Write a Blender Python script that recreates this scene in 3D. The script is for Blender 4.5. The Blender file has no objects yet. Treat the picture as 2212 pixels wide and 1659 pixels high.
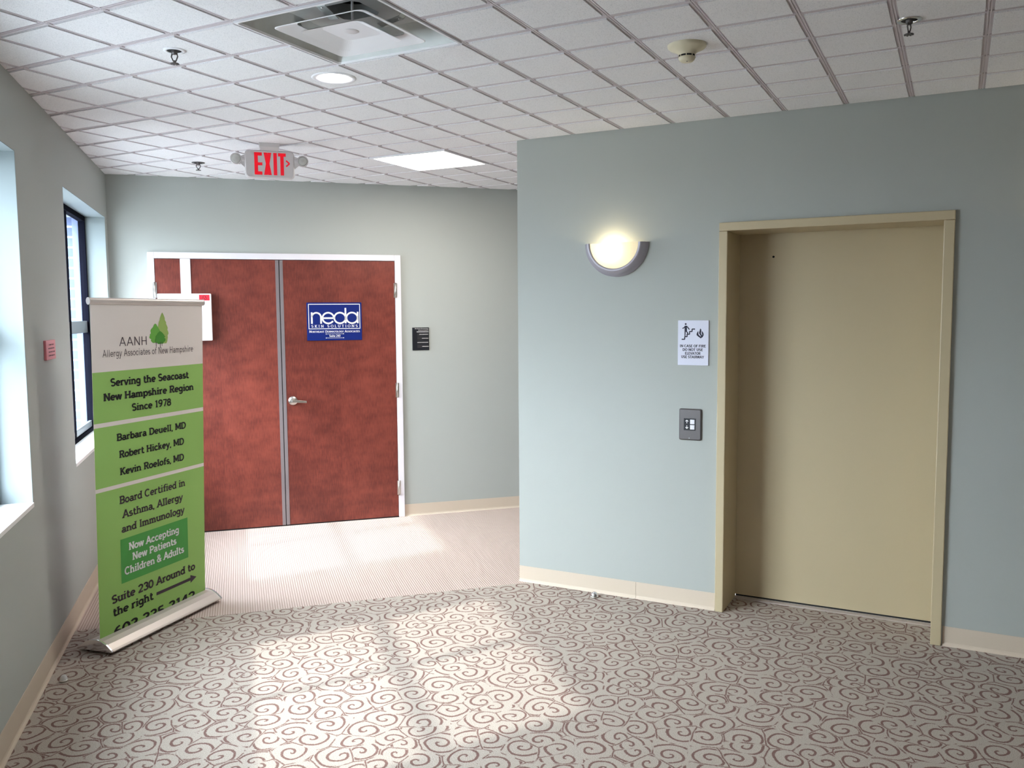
import bpy, bmesh, math, random
from mathutils import Vector, Matrix

# ---------------------------------------------------------------- camera, sky, sun, exposure
SC = bpy.context.scene
COL = SC.collection
PI = math.pi
H = 2.7732                       # ceiling height
S = math.sqrt(0.5)
LX, LY = -3.2442, -0.4219        # far left corner of the room
GX, GY, GS = 0.9931, -1.8173, 0.3048   # ceiling grid origin and spacing

def lin(r, g, b):
    f = lambda c: (c/255/12.92) if c/255 <= .04045 else ((c/255+.055)/1.055)**2.4
    return (f(r), f(g), f(b), 1.0)

cam_data = bpy.data.cameras.new('camera')
cam_data.sensor_fit = 'HORIZONTAL'; cam_data.sensor_width = 36.0
cam_data.lens = 1852.49/2212*36.0
cam_data.clip_start = 0.02
cam = bpy.data.objects.new('camera', cam_data); COL.objects.link(cam)
yaw, pit, rol = -0.478584, 0.081984, -0.0072336
fw = Vector((math.sin(yaw)*math.cos(pit), math.cos(yaw)*math.cos(pit), -math.sin(pit)))
rt = Vector((math.cos(yaw), -math.sin(yaw), 0)); up = rt.cross(fw)
r2 = rt*math.cos(rol)+up*math.sin(rol); u2 = up*math.cos(rol)-rt*math.sin(rol)
cam.matrix_world = Matrix(((r2.x, u2.x, -fw.x, 2.449113), (r2.y, u2.y, -fw.y, -4.810542), (r2.z, u2.z, -fw.z, 1.711953), (0, 0, 0, 1)))
SC.camera = cam

SC.view_settings.view_transform = 'Standard'
SC.view_settings.look = 'None'
SC.view_settings.exposure = 0.58
SC.view_settings.gamma = 1.0
SC.view_settings.use_curve_mapping = False

world = bpy.data.worlds.new('daylight_sky'); SC.world = world
world.use_nodes = True
wnt = world.node_tree; bg = wnt.nodes['Background']
wtc = wnt.nodes.new('ShaderNodeTexCoord'); wsp = wnt.nodes.new('ShaderNodeSeparateXYZ'); wrp = wnt.nodes.new('ShaderNodeValToRGB')
wmr = wnt.nodes.new('ShaderNodeMapRange'); wmr.inputs['From Min'].default_value = -1
wnt.links.new(wtc.outputs['Generated'], wsp.inputs[0]); wnt.links.new(wsp.outputs['Z'], wmr.inputs['Value'])
wnt.links.new(wmr.outputs['Result'], wrp.inputs['Fac']); wnt.links.new(wrp.outputs['Color'], bg.inputs['Color'])
els = wrp.color_ramp.elements
els[0].position = 0.47; els[0].color = (.46, .47, .47, 1)
els[1].position = 1.0; els[1].color = (.78, .88, 1.0, 1)
e_ = els.new(0.50); e_.color = (.80, .88, .97, 1)
e_ = els.new(0.70); e_.color = (.90, .95, 1.0, 1)
bg.inputs['Strength'].default_value = 9.0
# hazy bright sky around the sun
bdir = Vector((S, S, 0)); ldir = Vector((S, -S, 0))
sdir = (bdir*1.0 - ldir*0.22 - Vector((0, 0, .926))).normalized()
wdt = wnt.nodes.new('ShaderNodeVectorMath'); wdt.operation = 'DOT_PRODUCT'; wdt.inputs[1].default_value = tuple(-sdir)
wnt.links.new(wtc.outputs['Generated'], wdt.inputs[0])
wgm = wnt.nodes.new('ShaderNodeMapRange'); wgm.inputs['From Min'].default_value = .5; wgm.inputs['From Max'].default_value = 1.0
wnt.links.new(wdt.outputs['Value'], wgm.inputs['Value'])
wpw = wnt.nodes.new('ShaderNodeMath'); wpw.operation = 'POWER'; wpw.inputs[1].default_value = 3.0
wnt.links.new(wgm.outputs['Result'], wpw.inputs[0])
wst = wnt.nodes.new('ShaderNodeMath'); wst.operation = 'MULTIPLY'; wst.inputs[1].default_value = 26.0
wnt.links.new(wpw.outputs[0], wst.inputs[0])
bg2 = wnt.nodes.new('ShaderNodeBackground'); bg2.inputs['Color'].default_value = (.93, .965, 1, 1)
wnt.links.new(wst.outputs[0], bg2.inputs['Strength'])
wad = wnt.nodes.new('ShaderNodeAddShader')
wnt.links.new(bg.outputs[0], wad.inputs[0]); wnt.links.new(bg2.outputs[0], wad.inputs[1])
wnt.links.new(wad.outputs[0], wnt.nodes['World Output'].inputs['Surface'])

sun_data = bpy.data.lights.new('sun', 'SUN')
sun_data.energy = 3.0; sun_data.angle = math.radians(1.6); sun_data.color = (1.0, 0.95, 0.88)
sun = bpy.data.objects.new('sun', sun_data); COL.objects.link(sun)
sun.rotation_euler = sdir.to_track_quat('-Z', 'Y').to_euler()
sun.location = (-6, -6, 8)

# ---------------------------------------------------------------- materials
def mat(name, col, rough=.6, metal=0.0, emit=None, estr=0.0, bump=None, spec=None, noise=None, trans=None):
    m = bpy.data.materials.new(name); m.use_nodes = True
    nt = m.node_tree; p = nt.nodes['Principled BSDF']
    p.inputs['Base Color'].default_value = col
    p.inputs['Roughness'].default_value = rough
    p.inputs['Metallic'].default_value = metal
    if spec is not None: p.inputs['Specular IOR Level'].default_value = spec
    if emit:
        p.inputs['Emission Color'].default_value = emit
        p.inputs['Emission Strength'].default_value = estr
    if noise:      # (scale, amount)
        tc = nt.nodes.new('ShaderNodeTexCoord'); nz = nt.nodes.new('ShaderNodeTexNoise')
        nz.inputs['Scale'].default_value = noise[0]; nz.inputs['Detail'].default_value = 4
        nt.links.new(tc.outputs['Object'], nz.inputs['Vector'])
        mr = nt.nodes.new('ShaderNodeMapRange')
        mr.inputs['From Min'].default_value = .3; mr.inputs['From Max'].default_value = .7
        mr.inputs['To Min'].default_value = 1-noise[1]; mr.inputs['To Max'].default_value = 1+noise[1]
        nt.links.new(nz.outputs['Fac'], mr.inputs['Value'])
        mx = nt.nodes.new('ShaderNodeVectorMath'); mx.operation = 'SCALE'
        mx.inputs[0].default_value = col[:3]
        nt.links.new(mr.outputs['Result'], mx.inputs['Scale'])
        nt.links.new(mx.outputs['Vector'], p.inputs['Base Color'])
    if bump:       # (scale, strength, distance)
        tc = nt.nodes.new('ShaderNodeTexCoord'); nz = nt.nodes.new('ShaderNodeTexNoise')
        nz.inputs['Scale'].default_value = bump[0]; nz.inputs['Detail'].default_value = 3
        nt.links.new(tc.outputs['Object'], nz.inputs['Vector'])
        b = nt.nodes.new('ShaderNodeBump'); b.inputs['Strength'].default_value = bump[1]; b.inputs['Distance'].default_value = bump[2]
        nt.links.new(nz.outputs['Fac'], b.inputs['Height']); nt.links.new(b.outputs['Normal'], p.inputs['Normal'])
    return m

class NG:
    """small node helper"""
    def __init__(s, m): s.nt = m.node_tree; s.n = s.nt.nodes
    def v(s, x, sock):
        if hasattr(x, 'is_output'): s.nt.links.new(x, sock)
        else: sock.default_value = x
    def math(s, op, a, b=None, c=None):
        n = s.n.new('ShaderNodeMath'); n.operation = op
        s.v(a, n.inputs[0])
        if b is not None: s.v(b, n.inputs[1])
        if c is not None: s.v(c, n.inputs[2])
        return n.outputs[0]
    def vec(s, op, a, b=None, scale=None):
        n = s.n.new('ShaderNodeVectorMath'); n.operation = op
        s.v(a, n.inputs[0])
        if b is not None: s.v(b, n.inputs[1])
        if scale is not None: s.v(scale, n.inputs['Scale'])
        return n.outputs['Value'] if op in ('LENGTH', 'DOT_PRODUCT', 'DISTANCE') else n.outputs['Vector']
    def sep(s, a):
        n = s.n.new('ShaderNodeSeparateXYZ'); s.v(a, n.inputs[0]); return n.outputs
    def ramp(s, x, a, b, lo=0., hi=1.):
        n = s.n.new('ShaderNodeMapRange'); n.interpolation_type = 'SMOOTHSTEP'
        s.v(x, n.inputs['Value']); n.inputs['From Min'].default_value = a; n.inputs['From Max'].default_value = b
        n.inputs['To Min'].default_value = lo; n.inputs['To Max'].default_value = hi
        return n.outputs['Result']
    def mix(s, f, a, b):
        n = s.n.new('ShaderNodeMix'); n.data_type = 'RGBA'
        s.v(f, n.inputs['Factor']); s.v(a, n.inputs[6]); s.v(b, n.inputs[7]); return n.outputs[2]
    def noise(s, vec, scale, detail=2., out='Fac'):
        n = s.n.new('ShaderNodeTexNoise'); s.v(vec, n.inputs['Vector'])
        n.inputs['Scale'].default_value = scale; n.inputs['Detail'].default_value = detail; return n.outputs[out]
    def coord(s, kind='Object'): return s.n.new('ShaderNodeTexCoord').outputs[kind]
    def bump(s, h, strength, dist):
        b = s.n.new('ShaderNodeBump'); b.inputs['Strength'].default_value = strength; b.inputs['Distance'].default_value = dist
        s.v(h, b.inputs['Height']); return b.outputs['Normal']

def scroll_carpet():
    m = mat('scroll_carpet', lin(170, 160, 150), .95, spec=.1)
    g = NG(m); p = g.n['Principled BSDF']
    co = g.coord()
    # gentle warp so the scrolls look drawn by hand
    wv = g.vec('SUBTRACT', g.noise(co, 6., 1., 'Color'), (.5, .5, .5))
    wf = g.vec('SUBTRACT', g.noise(co, 230., 1., 'Color'), (.5, .5, .5))
    q = g.vec('ADD', co, g.vec('SCALE', wv, scale=.05))
    q = g.vec('ADD', q, g.vec('SCALE', wf, scale=.008))
    line = None
    for scale, rnd, pitch, w, off in ((7.6, .85, .044, .092, 0.0),):
        vo = g.n.new('ShaderNodeTexVoronoi'); vo.voronoi_dimensions = '2D'; vo.feature = 'F1'
        vo.inputs['Scale'].default_value = scale; vo.inputs['Randomness'].default_value = rnd
        g.v(g.vec('ADD', q, (off, off, 0)), vo.inputs['Vector'])
        loc = g.vec('SUBTRACT', g.vec('ADD', q, (off, off, 0)), vo.outputs['Position'])
        x, y, z = g.sep(loc)
        r = g.vec('LENGTH', g.vec('MULTIPLY', loc, (1, 1, 0)))
        th = g.math('DIVIDE', g.math('ARCTAN2', y, x), 2*PI)
        cr, cg, cb = g.sep(vo.outputs['Color'])
        hand = g.math('SIGN', g.math('SUBTRACT', cr, .5))
        # sqrt radius: tight curl in the middle, open arm outside
        rr = g.math('DIVIDE', r, pitch)
        ph = g.math('ADD', g.math('ADD', rr, g.math('MULTIPLY', th, hand)), cg)
        fr = g.math('ABSOLUTE', g.math('SUBTRACT', g.math('FRACT', ph), .5))
        ln = g.ramp(fr, w, w+.06, 1., 0.)
        # the arm breaks up where two scrolls meet
        v2 = g.n.new('ShaderNodeTexVoronoi'); v2.voronoi_dimensions = '2D'; v2.feature = 'DISTANCE_TO_EDGE'
        v2.inputs['Scale'].default_value = scale; v2.inputs['Randomness'].default_value = rnd
        g.v(g.vec('ADD', q, (off, off, 0)), v2.inputs['Vector'])
        ln = g.math('MULTIPLY', ln, g.ramp(v2.outputs['Distance'], .03, .06))
        # wave crests that run along between the scrolls
        crest = g.math('MULTIPLY', g.ramp(v2.outputs['Distance'], .012, .034, 1., 0.), g.ramp(g.noise(co, 11., 1.), .44, .50))
        ln = g.math('MAXIMUM', ln, crest)
        line = ln
    yarn = g.noise(co, 260., 2.)
    line = g.math('MULTIPLY', line, g.ramp(yarn, .25, .5, .45, 1.))
    base = g.mix(g.ramp(yarn, .3, .7), lin(158, 148, 138), lin(185, 175, 165))
    col = g.mix(g.math('MULTIPLY', line, .9), base, lin(106, 74, 68))
    g.v(col, p.inputs['Base Color'])
    g.v(g.bump(yarn, .6, .004), p.inputs['Normal'])
    return m

def ribbed_carpet():
    m = mat('ribbed_carpet', lin(196, 178, 168), .95, spec=.1)
    g = NG(m); p = g.n['Principled BSDF']; co = g.coord()
    x, y, z = g.sep(co)
    b = g.math('MULTIPLY', g.math('ADD', x, y), S)         # ribs run parallel to the window wall
    rib = g.math('ABSOLUTE', g.math('SUBTRACT', g.math('FRACT', g.math('DIVIDE', b, .014)), .5))
    n = g.noise(co, 240., 2.)
    f = g.math('ADD', g.math('MULTIPLY', g.ramp(rib, .08, .3), .75), g.math('MULTIPLY', n, .4))
    g.v(g.mix(f, lin(158, 138, 130), lin(196, 179, 170)), p.inputs['Base Color'])
    g.v(g.bump(f, .5, .004), p.inputs['Normal'])
    return m

def door_wood():
    m = mat('cherry_veneer', lin(120, 50, 38), .38, spec=.4)
    g = NG(m); p = g.n['Principled BSDF']; co = g.coord()
    st = g.vec('MULTIPLY', co, (2.2, 2.2, 3.4))
    fig = g.noise(st, 3.2, 6.)
    big = g.noise(g.vec('MULTIPLY', co, (1., 1., .7)), 1.3, 2.)
    grain = g.noise(g.vec('MULTIPLY', co, (60., 60., 9.)), 2.0, 4.)
    f = g.math('ADD', g.math('MULTIPLY', fig, .42), g.math('ADD', g.math('MULTIPLY', big, .30), g.math('MULTIPLY', grain, .35)))
    x, y, z = g.sep(co)
    f = g.math('ADD', f, g.math('MULTIPLY', g.math('GREATER_THAN', x, 0.), .05))     # two veneer leaves meet mid-door
    g.v(g.mix(g.ramp(f, .32, .8), lin(80, 32, 27), lin(131, 63, 51)), p.inputs['Base Color'])
    return m

def brick():
    m = mat('outside_brick', lin(150, 120, 110), .9)
    g = NG(m); p = g.n['Principled BSDF']
    b = g.n.new('ShaderNodeTexBrick')
    x, y, z = g.sep(g.coord()); cb = g.n.new('ShaderNodeCombineXYZ'); g.v(g.math('ADD', x, y), cb.inputs[0]); g.v(z, cb.inputs[1])
    g.v(cb.outputs[0], b.inputs['Vector'])
    b.inputs['Color1'].default_value = lin(96, 108, 150); b.inputs['Color2'].default_value = lin(84, 96, 140)  # blue tint: sky haze put into the brick colour
    b.inputs['Mortar'].default_value = lin(190, 194, 200)
    b.inputs['Scale'].default_value = 1.0; b.inputs['Mortar Size'].default_value = .007
    b.inputs['Brick Width'].default_value = .22; b.inputs['Row Height'].default_value = .075
    g.v(b.outputs['Color'], p.inputs['Base Color'])
    return m

def ceiling_tile():
    m = mat('ceiling_tile', lin(226, 226, 228), .9, spec=.15)
    g = NG(m); p = g.n['Principled BSDF']; co = g.coord()
    n = g.noise(co, 320., 3.)
    g.v(g.mix(g.ramp(n, .3, .5), lin(208, 208, 211), lin(236, 235, 237)), p.inputs['Base Color'])
    g.v(g.bump(n, .35, .002), p.inputs['Normal'])
    return m

def glass_pane():
    m = bpy.data.materials.new('window_glass'); m.use_nodes = True
    nt = m.node_tree; nt.nodes.clear()
    o = nt.nodes.new('ShaderNodeOutputMaterial'); t = nt.nodes.new('ShaderNodeBsdfTransparent'); gl = nt.nodes.new('ShaderNodeBsdfGlossy')
    gl.inputs['Roughness'].default_value = .02; t.inputs['Color'].default_value = (.86, .93, .97, 1)
    fr = nt.nodes.new('ShaderNodeFresnel'); fr.inputs['IOR'].default_value = 1.35
    mx = nt.nodes.new('ShaderNodeMixShader')
    nt.links.new(fr.outputs[0], mx.inputs[0]); nt.links.new(t.outputs[0], mx.inputs[1]); nt.links.new(gl.outputs[0], mx.inputs[2])
    nt.links.new(mx.outputs[0], o.inputs['Surface'])
    return m

def frosted():
    m = mat('sconce_frosted_glass', lin(240, 232, 206), .4, emit=(1, .84, .5, 1), estr=.1)
    nt = m.node_tree; p = nt.nodes['Principled BSDF']; o = nt.nodes['Material Output']
    t = nt.nodes.new('ShaderNodeBsdfTranslucent'); t.inputs['Color'].default_value = (.95, .9, .75, 1)
    mx = nt.nodes.new('ShaderNodeMixShader'); mx.inputs[0].default_value = .28
    nt.links.new(p.outputs[0], mx.inputs[1]); nt.links.new(t.outputs[0], mx.inputs[2]); nt.links.new(mx.outputs[0], o.inputs['Surface'])
    return m

M = {
 'wall': mat('sage_wall_paint', lin(171, 175, 171), .75, bump=(420, .12, .002), spec=.25),
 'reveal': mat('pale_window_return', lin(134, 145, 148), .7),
 'sill': mat('white_sill', lin(240, 240, 240), .45),
 'carpet': scroll_carpet(), 'ribs': ribbed_carpet(), 'ceil': ceiling_tile(),
 'grid': mat('shaded_grid_metal', lin(206, 197, 201), .6),  # darker mauve: joint shade put into the rail and deck colour
 'cove': mat('vinyl_cove_base', lin(202, 187, 169), .5),
 'cream': mat('cream_door_enamel', lin(189, 174, 143), .42, bump=(180, .05, .001)),
 'frame': mat('grey_white_frame_enamel', lin(222, 218, 224), .4),
 'wood': door_wood(),
 'astragal': mat('grey_edge_metal', lin(128, 120, 122), .45, .3),
 'dark': mat('dark_gap', (.006, .006, .008, 1), .8),
 'chrome': mat('chrome', (.75, .75, .77, 1), .12, 1.0),
 'satin': mat('satin_nickel', (.62, .6, .57, 1), .3, 1.0),
 'steel': mat('brushed_steel', (.14, .13, .132, 1), .42, .7, bump=(300, .1, .001)),  # dim reflection put into the dark base colour
 'alu': mat('silver_aluminium', lin(200, 190, 184), .4, .35),
 'nickelband': mat('grey_sconce_metal', lin(168, 164, 174), .4, .3),
 'galv': mat('galvanised_duct', lin(186, 188, 186), .45, .25, noise=(9, .10)),
 'black': mat('black_plastic', (.006, .007, .012, 1), .35),
 'ink': mat('black_ink', (.012, .011, .014, 1), .7),
 'navyink': mat('dark_blue_ink', (.010, .010, .035, 1), .6),
 'brownink': mat('dark_grey_ink', lin(62, 48, 58), .7),
 'white': mat('white_plastic', lin(236, 236, 240), .4),
 'print': mat('white_print', lin(238, 236, 236), .6),
 'bwhite': mat('banner_white', lin(224, 214, 208), .7),
 'green': mat('banner_green', lin(144, 186, 96), .65),
 'dgreen': mat('banner_dark_green', lin(66, 150, 62), .65),
 'treeA': mat('logo_light_green', lin(150, 176, 92), .7),
 'treeB': mat('logo_mid_green', lin(102, 168, 62), .7),
 'treeC': mat('logo_deep_green', lin(66, 140, 40), .7),
 'navy': mat('navy_sign', lin(6, 30, 104), .5, spec=.25),
 'red': mat('red_label', lin(226, 30, 52), .5),
 'redplaque': mat('red_wall_plaque', lin(204, 118, 124), .4),
 'exitred': mat('exit_red', lin(225, 0, 35), .4, emit=(1, .004, .02, 1), estr=.22),
 'grey': mat('light_grey_plastic', lin(214, 209, 210), .5),
 'lens': mat('lamp_lens', lin(200, 200, 196), .25),
 'cream_plastic': mat('cream_plastic', lin(214, 206, 180), .5),
 'signwhite': mat('sign_lavender_white', lin(214, 216, 232), .5),
 'button': mat('white_button', lin(226, 226, 232), .35),
 'glow': mat('troffer_diffuser', lin(240, 240, 240), .5, emit=(1, .94, .85, 1), estr=24.0),
 'can_glow': mat('downlight_lens', lin(240, 240, 240), .5, emit=(1, .95, .95, 1), estr=22.0),
 'sconce_glow': frosted(),
 'bulb': mat('bulb_glass', lin(240, 235, 220), .3, emit=(1, .86, .6, 1), estr=2.0),
 'winframe': mat('dark_bronze_frame', lin(15, 16, 26), .95, 0, spec=.04),
 'winalu': mat('grey_window_aluminium', lin(130, 136, 140), .4, .4),
 'trim': mat('outer_window_trim', lin(120, 134, 176), .5),
 'glass': glass_pane(), 'brick': brick(),
 'concrete': mat('dark_asphalt', lin(150, 150, 148), .9),
 'clear': mat('clear_rubber', lin(200, 200, 200), .2),
}

# ---------------------------------------------------------------- mesh builder
class MB:
    def __init__(s): s.bm = bmesh.new()
    def face(s, pts, mi=0):
        try:
            f = s.bm.faces.new([s.bm.verts.new(p) for p in pts]); f.material_index = mi; return f
        except ValueError: return None
    def box(s, x0, x1, y0, y1, z0, z1, mi=0):
        v = [s.bm.verts.new(p) for p in ((x0,y0,z0),(x1,y0,z0),(x1,y1,z0),(x0,y1,z0),(x0,y0,z1),(x1,y0,z1),(x1,y1,z1),(x0,y1,z1))]
        for q in ((3,2,1,0),(4,5,6,7),(0,1,5,4),(1,2,6,5),(2,3,7,6),(3,0,4,7)):
            s.bm.faces.new([v[i] for i in q]).material_index = mi
        return s
    def loft(s, rings, mi=0, cap0=True, cap1=True, closed=True, smooth=False):
        vs = [[s.bm.verts.new(p) for p in r] for r in rings]
        n = len(vs[0])
        for a, b in zip(vs, vs[1:]):
            for i in range(n if closed else n-1):
                j = (i+1) % n
                f = s.bm.faces.new((a[i], a[j], b[j], b[i])); f.material_index = mi; f.smooth = smooth
        if cap0 and n > 2: s.bm.faces.new(vs[0][::-1]).material_index = mi
        if cap1 and n > 2: s.bm.faces.new(vs[-1]).material_index = mi
        return s
    def lathe(s, prof, seg=40, c=(0, 0, 0), axis='z', mi=0, a0=0., a1=2*PI, smooth=True, caps=(True, True)):
        """prof: (radius, height) list"""
        full = abs(a1-a0-2*PI) < 1e-6
        n = seg if full else seg+1
        rings = []
        for r, h in prof:
            ring = []
            for i in range(n):
                t = a0+(a1-a0)*i/seg
                u, v = r*math.cos(t), r*math.sin(t)
                ring.append({'z': (c[0]+u, c[1]+v, c[2]+h), 'y': (c[0]+u, c[1]+h, c[2]+v), 'x': (c[0]+h, c[1]+u, c[2]+v)}[axis])
            rings.append(ring)
        return s.loft(rings, mi, caps[0], caps[1], full, smooth)
    def prism(s, pts, y0, y1, mi=0):
        """outline in x,z extruded along y"""
        return s.loft([[(x, y0, z) for x, z in pts], [(x, y1, z) for x, z in pts]], mi)
    def tube(s, path, r, seg=10, mi=0):
        rings = []
        path = [Vector(p) for p in path]
        for i, p in enumerate(path):
            d = (path[min(i+1, len(path)-1)]-path[max(i-1, 0)]).normalized()
            a = d.orthogonal().normalized() if i == 0 else (a-d*a.dot(d)).normalized()
            b = d.cross(a)
            rings.append([p+(a*math.cos(2*PI*k/seg)+b*math.sin(2*PI*k/seg))*r for k in range(seg)])
        return s.loft(rings, mi, smooth=True)
    def build(s, name, mats, parent=None, bevel=0.0, loc=None, rotz=None, recalc=True):
        if recalc: bmesh.ops.recalc_face_normals(s.bm, faces=s.bm.faces)
        me = bpy.data.meshes.new(name); s.bm.to_mesh(me); s.bm.free()
        for m in (mats if isinstance(mats, (list, tuple)) else [mats]): me.materials.append(M[m])
        o = bpy.data.objects.new(name, me); COL.objects.link(o)
        if parent: o.parent = parent
        if loc: o.location = loc
        if rotz is not None: o.rotation_euler = (0, 0, rotz)
        if bevel:
            b = o.modifiers.new('edge', 'BEVEL'); b.width = bevel; b.segments = 2; b.limit_method = 'ANGLE'
        return o

def tag(o, label=None, cat=None, group=None, kind=None):
    if label: o['label'] = label
    if cat: o['category'] = cat
    if group: o['group'] = group
    if kind: o['kind'] = kind
    return o
def empty(name, loc, rz=0.0):
    o = bpy.data.objects.new(name, None); COL.objects.link(o)
    o.location = loc; o.rotation_euler = (0, 0, rz); o.empty_display_size = .1
    return o
def copy_tree(o, parent=None):
    c = o.copy(); COL.objects.link(c)
    if parent: c.parent = parent
    for ch in list(o.children): copy_tree(ch, c)
    return c
def struct(name, mb, mats, cat, label, parent=None, **k):
    o = mb.build(name, mats, parent, **k)
    tag(o, label, cat, None, 'structure'); return o

# wall frames: local x runs right when facing the wall, local -y points into the room
def on_right(x, z, name): return empty(name, (x, 0, z), 0)
def on_back(u, z, name): return empty(name, (LX+S*u, LY+S*u, z), PI/4)
def on_left(a, z, name): return empty(name, (LX+S*a, LY-S*a, z), 3*PI/4)

# ---------------------------------------------------------------- stroke lettering (cap height 1)
GL = {
'A':(.84,'Lab .08 0 .42 1 .76 0;L .2 .33 .64 .33'),'B':(.76,'Lab .17 0 .17 1;L .17 .94 .42 .94;A .42 .72 .22 .22 90 -90;L .17 .5 .42 .5;A .44 .28 .24 .22 90 -90;L .17 .06 .44 .06'),
'C':(.8,'A .42 .5 .34 .44 45 315'),'D':(.82,'Lab .17 0 .17 1;L .17 .94 .4 .94;A .4 .5 .34 .44 90 -90;L .17 .06 .4 .06'),
'E':(.7,'Lab .17 0 .17 1;L .17 .94 .62 .94;L .17 .52 .5 .52;L .17 .06 .64 .06'),'F':(.66,'Lab .17 0 .17 1;L .17 .94 .62 .94;L .17 .52 .5 .52'),
'G':(.84,'A .43 .5 .35 .44 45 345;L .45 .42 .78 .42;L .72 .42 .72 .06'),'H':(.84,'Lab .16 0 .16 1;Lab .68 0 .68 1;L .16 .5 .68 .5'),'I':(.4,'Lab .2 0 .2 1'),
'K':(.78,'Lab .16 0 .16 1;Lb .18 .4 .62 1;Lb .32 .56 .66 0'),'L':(.64,'Lab .17 0 .17 1;L .17 .06 .6 .06'),
'M':(.96,'Lab .14 0 .14 1;L .14 1 .48 .2 .82 1;Lab .82 0 .82 1'),'N':(.84,'Lab .15 0 .15 1;L .15 1 .69 0;Lb .69 0 .69 1'),
'O':(.86,'A .43 .5 .35 .44 0 360'),'P':(.72,'Lab .17 0 .17 1;L .17 .94 .42 .94;A .42 .7 .24 .24 90 -90;L .17 .46 .42 .46'),
'R':(.78,'Lab .17 0 .17 1;L .17 .94 .42 .94;A .42 .71 .23 .23 90 -90;L .17 .48 .42 .48;Lb .4 .48 .66 0'),
'S':(.7,'A .35 .72 .23 .22 30 270;A .35 .28 .25 .22 90 -150'),'T':(.72,'L .06 .94 .66 .94;La .36 0 .36 1'),
'U':(.8,'Lb .15 .3 .15 1;A .4 .3 .25 .24 180 360;Lb .65 .3 .65 1'),'V':(.8,'Lab .08 1 .4 0 .72 1'),'W':(1.0,'L .06 1 .28 0 .5 1 .72 0 .94 1'),
'Y':(.74,'L .06 1 .37 .48 .68 1;La .37 0 .37 .48'),
'0':(.68,'A .34 .5 .25 .44 0 360'),'1':(.56,'La .32 0 .32 1;L .32 .97 .12 .8'),'2':(.68,'A .33 .7 .24 .24 165 -35;L .53 .57 .1 .06;L .06 .06 .6 .06'),
'3':(.66,'A .32 .73 .22 .21 160 -90;A .32 .28 .25 .22 90 -160'),'4':(.7,'La .48 0 .48 1;L .46 .97 .08 .3;L .06 .3 .64 .3'),
'5':(.68,'L .56 .94 .18 .94 .15 .55;A .33 .32 .25 .26 130 -150'),'6':(.68,'A .34 .3 .25 .25 0 360;L .1 .34 .14 .62 .28 .85 .5 .95'),
'7':(.66,'L .08 .94 .6 .94 .28 0'),'8':(.68,'A .34 .73 .2 .21 0 360;A .34 .28 .25 .23 0 360'),'9':(.68,'A .34 .7 .25 .25 0 360;L .58 .66 .54 .38 .4 .15 .18 .05'),
'a':(.64,'Lb .5 .44 .5 0;A .3 .44 .2 .18 0 150;A .29 .2 .2 .15 0 360'),'b':(.66,'Lb .14 0 .14 1;A .36 .34 .23 .28 0 360'),
'c':(.6,'A .34 .34 .24 .28 40 320'),'d':(.68,'A .31 .34 .23 .28 0 360;Lab .53 0 .53 1'),'e':(.64,'A .33 .34 .24 .28 0 310;L .1 .35 .57 .35'),
'f':(.46,'La .22 0 .22 .76;A .4 .76 .18 .18 180 60;L .06 .62 .42 .62'),'g':(.66,'A .31 .36 .23 .26 0 360;L .53 .66 .53 -.08;A .31 -.08 .22 .18 0 -150'),
'h':(.72,'Lab .15 0 .15 1;A .35 .4 .2 .22 180 0;La .55 0 .55 .4'),'i':(.36,'Lab .18 0 .18 .68;L .18 .82 .18 .98'),
'k':(.66,'Lab .15 0 .15 1;L .17 .28 .52 .66;L .3 .42 .56 .02'),'l':(.36,'Lab .18 0 .18 1'),
'm':(1.0,'Lab .14 0 .14 .68;A .31 .42 .17 .2 180 0;La .48 0 .48 .42;A .65 .42 .17 .2 180 0;La .82 0 .82 .42'),
'n':(.72,'Lab .15 0 .15 .68;A .35 .4 .2 .22 180 0;La .55 0 .55 .4'),'o':(.64,'A .32 .34 .24 .28 0 360'),
'p':(.68,'Lab .15 -.28 .15 .68;A .37 .34 .23 .28 0 360'),'r':(.5,'Lab .15 0 .15 .68;A .33 .4 .18 .22 170 50'),
's':(.54,'A .28 .48 .17 .14 30 270;A .28 .2 .19 .14 90 -150'),'t':(.48,'L .2 .9 .2 .2;A .36 .2 .16 .14 180 320;L .06 .62 .42 .62'),
'u':(.7,'Lb .14 .28 .14 .68;A .34 .28 .2 .22 180 360;Lab .54 0 .54 .68'),'v':(.6,'Lab .06 .68 .3 0 .54 .68'),
'w':(.84,'L .06 .68 .24 0 .42 .68 .6 0 .78 .68'),'y':(.62,'L .06 .68 .31 .02;L .56 .68 .22 -.26 .06 -.24'),
'&':(.76,'A .32 .77 .17 .17 0 360;A .3 .27 .23 .22 100 330;L .2 .66 .68 0;L .5 .2 .68 .46'),',':(.26,'L .14 .1 .08 -.14'),' ':(.36,''),
}
def ribbon(mb, pts, t, emit):
    for i, (a, b) in enumerate(zip(pts, pts[1:])):
        dx, dz = b[0]-a[0], b[1]-a[1]; l = math.hypot(dx, dz)
        if l < 1e-9: continue
        nx, nz = -dz/l*t/2, dx/l*t/2
        ex, ez = dx/l*t*.12, dz/l*t*.12
        e0 = 0 if i == 0 else 1; e1 = 0 if i == len(pts)-2 else 1
        emit([(a[0]+nx-ex*e0, a[1]+nz-ez*e0), (a[0]-nx-ex*e0, a[1]-nz-ez*e0), (b[0]-nx+ex*e1, b[1]-nz+ez*e1), (b[0]+nx+ex*e1, b[1]+nz+ez*e1)])
def arc(cx, cz, rx, rz, a0, a1, n=None):
    n = n or max(5, int(abs(a1-a0)/14))
    return [(cx+rx*math.cos(math.radians(a0+(a1-a0)*i/n)), cz+rz*math.sin(math.radians(a0+(a1-a0)*i/n))) for i in range(n+1)]
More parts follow.
